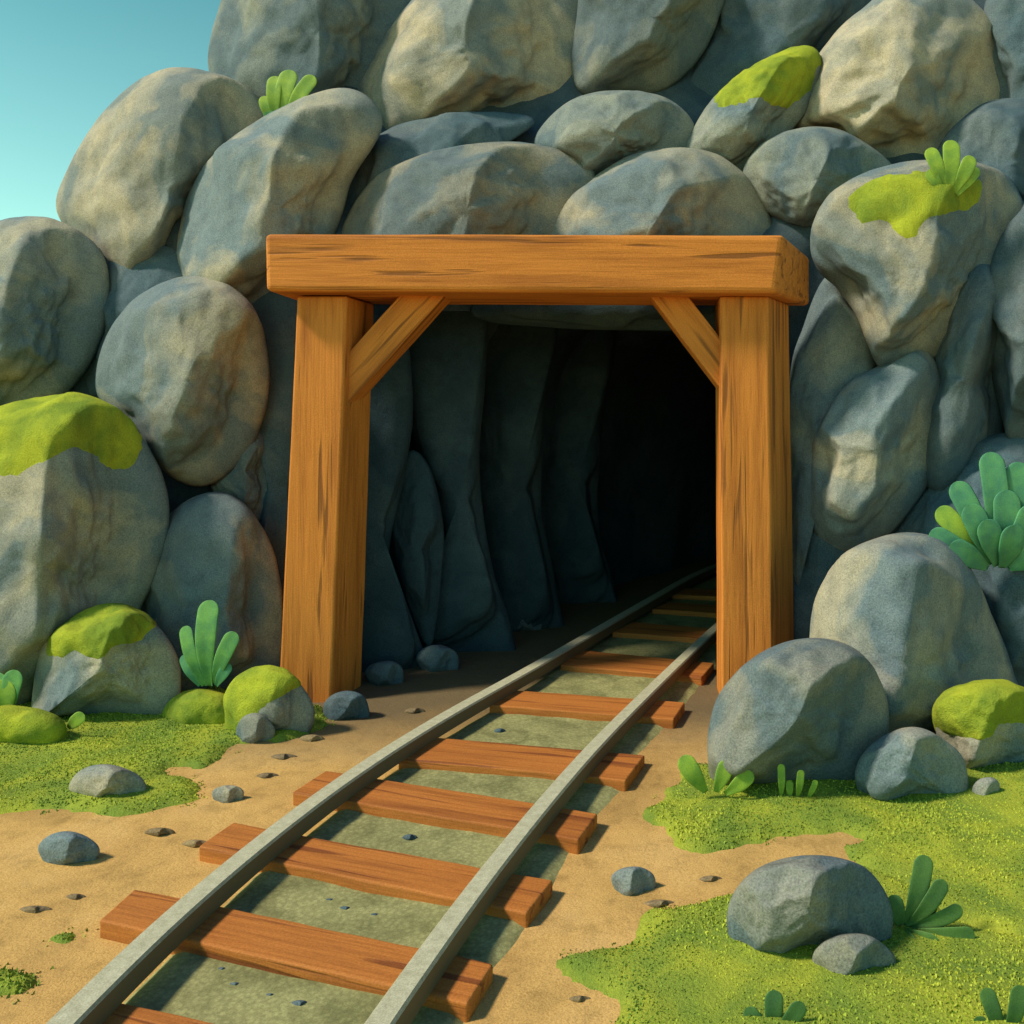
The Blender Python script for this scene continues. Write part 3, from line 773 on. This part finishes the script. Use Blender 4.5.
brace(742,392,648,268,.185,'right diagonal brace under the beam')

# ------------------------------------------------------------------ grass mats
def proj(pts): return np.array([tuple(G(u, v)[:2]) for u, v in pts])
def grass_mat(poly_px, seed, dens, name='grass', bl=.010, step=.03):
    poly = closed_spline(proj(poly_px), 160)
    x0, y0 = poly.min(0)-.1; x1, y1 = poly.max(0)+.1
    nx, ny = int((x1-x0)/step)+1, int((y1-y0)/step)+1
    D = np.zeros((ny+1, nx+1)); verts, ids, faces = [], {}, []
    def dd(x, y): return sdist(poly, x, y)+.05*n3(x*5, y*5, seed)+.03*n3(x*13, y*13, seed)
    def hz(x, y, d): return ground_z(x, y)-.012+.038*max(0, min(1, (d+.01)/.07))**.5+.022*max(0, n3(x*4, y*4, seed+3))*min(1, max(0, d)/.1)
    for j in range(ny+1):
        for i in range(nx+1): D[j, i] = dd(x0+i*step, y0+j*step)
    def vt(i, j):
        if (i, j) not in ids:
            x, y = x0+i*step, y0+j*step; ids[(i, j)] = len(verts); verts.append((x, y, hz(x, y, D[j, i])))
        return ids[(i, j)]
    for j in range(ny):
        for i in range(nx):
            if max(D[j, i], D[j+1, i], D[j, i+1], D[j+1, i+1]) > -.01:
                faces.append((vt(i, j), vt(i+1, j), vt(i+1, j+1), vt(i, j+1)))
    nmound = len(faces)
    rnd = random.Random(seed); cells = [(i, j) for j in range(ny) for i in range(nx) if D[j, i] > .0 or (D[j, i] > -.07 and rnd.random() < .16*(1+D[j, i]/.07)**2)]
    area = len(cells)*step*step; count = int(area*dens)
    for _ in range(count):
        i, j = rnd.choice(cells); fx, fy = rnd.random(), rnd.random()
        x, y = x0+(i+fx)*step, y0+(j+fy)*step
        d = (D[j, i]*(1-fx)+D[j, i+1]*fx)*(1-fy)+(D[j+1, i]*(1-fx)+D[j+1, i+1]*fx)*fy
        z = (hz(x, y, d) if d > -.01 else ground_z(x, y))-.004
        a = rnd.random()*6.283; hgt = bl*rnd.uniform(.5, 1.25)*(1+.5*n3(x*3, y*3, 4)); w = .0038*rnd.uniform(.7, 1.4)
        ln = rnd.uniform(.1, .6)*hgt; b = rnd.random()*6.283
        dx, dy = math.cos(a)*w, math.sin(a)*w; lx, ly = math.cos(b)*ln, math.sin(b)*ln
        k = len(verts)
        verts += [(x-dx, y-dy, z), (x+dx, y+dy, z), (x+dx*.8+lx*.4, y+dy*.8+ly*.4, z+hgt*.6), (x-dx*.8+lx*.4, y-dy*.8+ly*.4, z+hgt*.6), (x+lx, y+ly, z+hgt)]
        faces += [(k, k+1, k+2, k+3), (k+3, k+2, k+4)]
    o = mesh_obj(name, verts, faces, TURF, smooth=True)
    o.data.materials.append(BLADE)
    mi = [0]*nmound+[1]*(len(faces)-nmound); o.data.polygons.foreach_set('material_index', mi)
    tag(o, kind='stuff', cat='grass')
    return o
g = grass_mat([(-140,670),(30,675),(100,695),(150,695),(200,685),(260,700),(318,708),(326,726),(290,740),(240,745),(218,757),(205,768),(170,772),(192,786),(192,803),(150,810),(110,815),(60,808),(0,812),(-140,815)], 1, 9000)
g['label'] = 'short bright green grass at the left below the mossy boulders'
g = grass_mat([(642,812),(672,795),(686,768),(730,768),(790,768),(880,775),(980,768),(1200,760),(1240,880),(1100,950),(990,930),(900,890),(862,868),(850,852),(852,836),(800,833),(750,845),(700,853),(667,847),(668,826)], 2, 9500)
g['label'] = 'bright green grass in front of the round boulder at the right'
g = grass_mat([(552,962),(590,948),(630,942),(650,915),(690,905),(740,897),(862,870),(985,925),(1100,942),(1180,900),(1200,1120),(900,1190),(640,1160),(655,1080),(610,1040),(625,1005),(585,985)], 3, 12000, bl=.009)
g['label'] = 'bright green grass around the foreground boulder at the lower right'
g = grass_mat([(46,940),(58,934),(72,936),(70,943),(55,946)], 4, 12000, bl=.012, step=.012)
g['label'] = 'tiny tuft of green on the sand by the end of the first whole sleeper'
g = grass_mat([(-30,985),(-5,975),(22,978),(26,988),(0,994)], 5, 12000, bl=.012, step=.012)
g['label'] = 'small green tuft on the sand at the lower left edge'

# ------------------------------------------------------------------ plants
def plant(name, label, cat, base, Y, leaves, mats, group=None, droop=.1):
    """leaves: (u0,v0,u1,v1,width_px[,material index[,lean m]])"""
    B = P(base[0], base[1], Y)
    root = empty(name, B); tag(root, label, cat, group)
    rnd = random.Random(int(base[0]))
    for lf in leaves:
        u0, v0, u1, v1, w = lf[:5]; mi = lf[5] if len(lf) > 5 else 0; lean = lf[6] if len(lf) > 6 else rnd.uniform(.01, .05)
        a, b = P(u0, v0, Y), P(u1, v1, Y-lean); W = 1.25*w*Y/F/2
        ax = (b-a); L = ax.length; t = ax.normalized(); side = t.cross(Vector((0, 1, 0))).normalized(); nn = side.cross(t).normalized()
        if nn.y > 0: nn = -nn
        verts, faces = [], []
        S, K = 22, 14
        for i in range(S+1):
            s = math.sin(i/S*math.pi/2)**1.15
            prof = (.34+.66*math.sin(min(1, s*1.45)*math.pi/2)**1.4)
            cap = 1.0
            r = W/L
            if s > 1-r: cap = math.sqrt(max(0, 1-((s-(1-r))/r)**2))
            wd = W*prof*cap+1e-4
            bow = nn*(L*.10*math.sin(s*math.pi))
            c = a+ax*s+bow
            for k in range(K):
                an = 2*math.pi*k/K; x = math.cos(an); z = math.sin(an)
                crease = .12*W*(1-abs(x)) if z > 0 else 0
                verts.append(c+side*(wd*x)+nn*(wd*.11*z-crease*cap*1.2))
        for i in range(S):
            for k in range(K):
                p, q = i*K+k, i*K+(k+1) % K; faces.append((p, q, q+K, p+K))
        faces.append(tuple(range(K))[::-1]); faces.append(tuple(range(S*K, S*K+K)))
        mesh_obj('leaf', verts, faces, mats[mi], parent=root, loc=a)
    return root
plant('fern', 'small light green fern growing between the boulders at upper left', 'fern', (280,125), 6.1,
      [(280,124,291,70,15),(276,124,275,76,12),(286,122,314,76,12),(272,124,263,96,9),(282,126,300,92,10,1),(270,126,268,106,8,1),(284,124,306,106,9,1)], [LEAF_Y, LEAF_G])
plant('fern', 'three fingered green plant at the foot of the cliff left of the left post', 'fern', (208,685), 4.8,
      [(209,686,210,600,17,0,.02),(204,686,185,626,11),(214,684,235,632,13),(200,686,183,655,9,1),(216,686,230,664,9,1)], [LEAF_Y if False else LEAF_G, LEAF_T])
plant('bush', 'big teal green leafy plant on the right edge of the cliff', 'bush', (1000,570), 4.75,
      [(995,560,990,452,21,0,.05),(990,560,955,482,19,0,.04),(985,562,938,508,17,1,.05),(984,566,930,532,17,0,.06),(1000,560,1020,462,22,0,.04),(1005,560,1050,480,24,0,.05),
       (1008,562,1062,515,24,0,.06),(992,564,968,505,20,0,.09),(1002,562,1006,490,22,0,.09),(1006,564,1035,505,22,0,.1),(988,568,950,545,18,0,.1),(1008,568,1045,548,22,0,.1),(997,566,985,520,20,0,.12),(1002,568,1015,525,20,0,.13)],
      [LEAF_T, LEAF_Y])
plant('fern', 'stubby yellow green fern on the moss patch of the right boulder', 'fern', (948,190), 5.25,
      [(948,195,951,140,14,0,.02),(944,193,929,148,12),(954,193,972,156,12),(957,195,978,168,9),(942,195,928,170,10)], [LEAF_Y])
plant('shrub', 'dark green broad leaved plant right of the foreground boulder', 'shrub', (902,925), 2.78,
      [(905,925,925,855,16,0,.03),(908,925,944,880,14),(910,926,962,908,13),(908,930,975,935,15,0,.06),(900,926,892,895,14),(902,930,940,945,15,0,.08),(900,930,915,950,14,0,.08),(905,925,935,900,14)], [LEAF_D])
plant('shrub', 'little dark green three leaved plant at the bottom edge', 'shrub', (772,1030), 2.36,
      [(772,1032,774,990,15,0,.02),(768,1032,746,1008,13),(777,1032,802,1002,14)], [LEAF_D])
plant('shrub', 'dark green leaves at the bottom right corner', 'shrub', (1005,1035), 2.36,
      [(1000,1036,985,988,13),(1005,1036,1020,985,14),(995,1036,975,1018,12)], [LEAF_D])
plant('grass_tuft', 'tuft of short rounded leaves in the grass in front of the round boulder', 'grass tuft', (715,792), 3.75,
      [(706,792,682,756,15),(716,792,728,760,13),(725,794,752,772,13)], [LEAF_G if False else LEAF_Y], 'leafy tufts in the grass')
plant('grass_tuft', 'two thin upright blades at the base of the round boulder', 'grass tuft', (788,794), 3.75,
      [(781,798,781,764,6),(797,798,801,770,6),(790,798,789,780,6),(808,798,816,780,5)], [LEAF_Y], 'leafy tufts in the grass')
plant('shrub', 'green leafy clump at the left edge beside the low mossy boulder', 'shrub', (5,715), 4.7,
      [(2,715,-4,672,22),(10,715,16,670,16),(-8,715,-24,678,20),(4,716,6,680,22,1)], [LEAF_G, LEAF_Y])
plant('grass_tuft', 'single small leaf sprouting from the grass below the mossy boulder', 'grass tuft', (70,726), 4.5,
      [(68,728,84,714,10)], [LEAF_Y], 'leafy tufts in the grass')
# moss mound left of the mossy rock
def mound():
    pts = [(162,716),(172,698),(195,688),(222,692),(240,705),(246,722),(235,735),(200,738),(172,732)]
    o = boulder(pts, 4.85, .2, 'rounded cushion of yellow green moss left of the mossy rock', 301, MOSS, name='moss_cushion', cat='moss cushion', ground=True, nf=0, lump=.12)
mound()
boulder([(-30,735),(-20,712),(20,707),(50,712),(66,728),(60,745),(10,750)], 4.5, .2, 'low moss cushion at the left edge of the grass', 302, MOSS, name='moss_cushion', cat='moss cushion', ground=True, nf=0, lump=.12)

# ------------------------------------------------------------------ camera
cam = bpy.data.cameras.new('camera'); co = bpy.data.objects.new('camera', cam); COL.objects.link(co)
co.location = (0, 0, H); co.rotation_euler = (math.radians(90), 0, 0)
cam.sensor_width = 36; cam.lens = F/1024*36
cam.shift_x = -(CX-512)/1024; cam.shift_y = -(512-CY)/1024
cam.clip_end = 1500; cam.clip_start = .05
sc.camera = co

# ------------------------------------------------------------------ light
SUN_DIR = Vector((-.66, -.235, .715)).normalized()      # towards the sun
el = math.asin(SUN_DIR.z); az = math.atan2(SUN_DIR.x, SUN_DIR.y)
sd = bpy.data.lights.new('sun', 'SUN'); sd.energy = 4.4; sd.angle = math.radians(7); sd.color = (1, .87, .67)
so = bpy.data.objects.new('sun', sd); COL.objects.link(so)
so.rotation_euler = SUN_DIR.to_track_quat('Z', 'Y').to_euler(); so.location = (-10, -8, 12)
w = bpy.data.worlds.new('World'); sc.world = w; w.use_nodes = True
nt = w.node_tree; bg = nt.nodes['Background']
sky = nt.nodes.new('ShaderNodeTexSky'); sky.sky_type = 'NISHITA'; sky.sun_disc = False
sky.sun_elevation = el; sky.sun_rotation = az; sky.ozone_density = 1.0; sky.air_density = 1.0
tc = nt.nodes.new('ShaderNodeTexCoord'); sx = nt.nodes.new('ShaderNodeSeparateXYZ'); nt.links.new(tc.outputs['Generated'], sx.inputs[0])
rp = nt.nodes.new('ShaderNodeValToRGB'); nt.links.new(sx.outputs['Z'], rp.inputs['Fac'])
e = rp.color_ramp.elements; e[0].position = .12; e[0].color = (1.9, 2.7, 1.75, 1); e[1].position = .47; e[1].color = (.6, 1.5, 1.08, 1)
e3 = e.new(.8); e3.color = (.34, .60, 1.15, 1)
mx = nt.nodes.new('ShaderNodeMix'); mx.data_type = 'RGBA'; mx.blend_type = 'MULTIPLY'; mx.inputs[0].default_value = 1
nt.links.new(sky.outputs[0], mx.inputs[6]); nt.links.new(rp.outputs[0], mx.inputs[7])
nt.links.new(mx.outputs[2], bg.inputs['Color']); bg.inputs['Strength'].default_value = .097
sc.view_settings.view_transform = 'Standard'; sc.view_settings.look = 'None'; sc.view_settings.gamma = 1
sc.view_settings.exposure = .05
sc.cycles.use_denoising = True
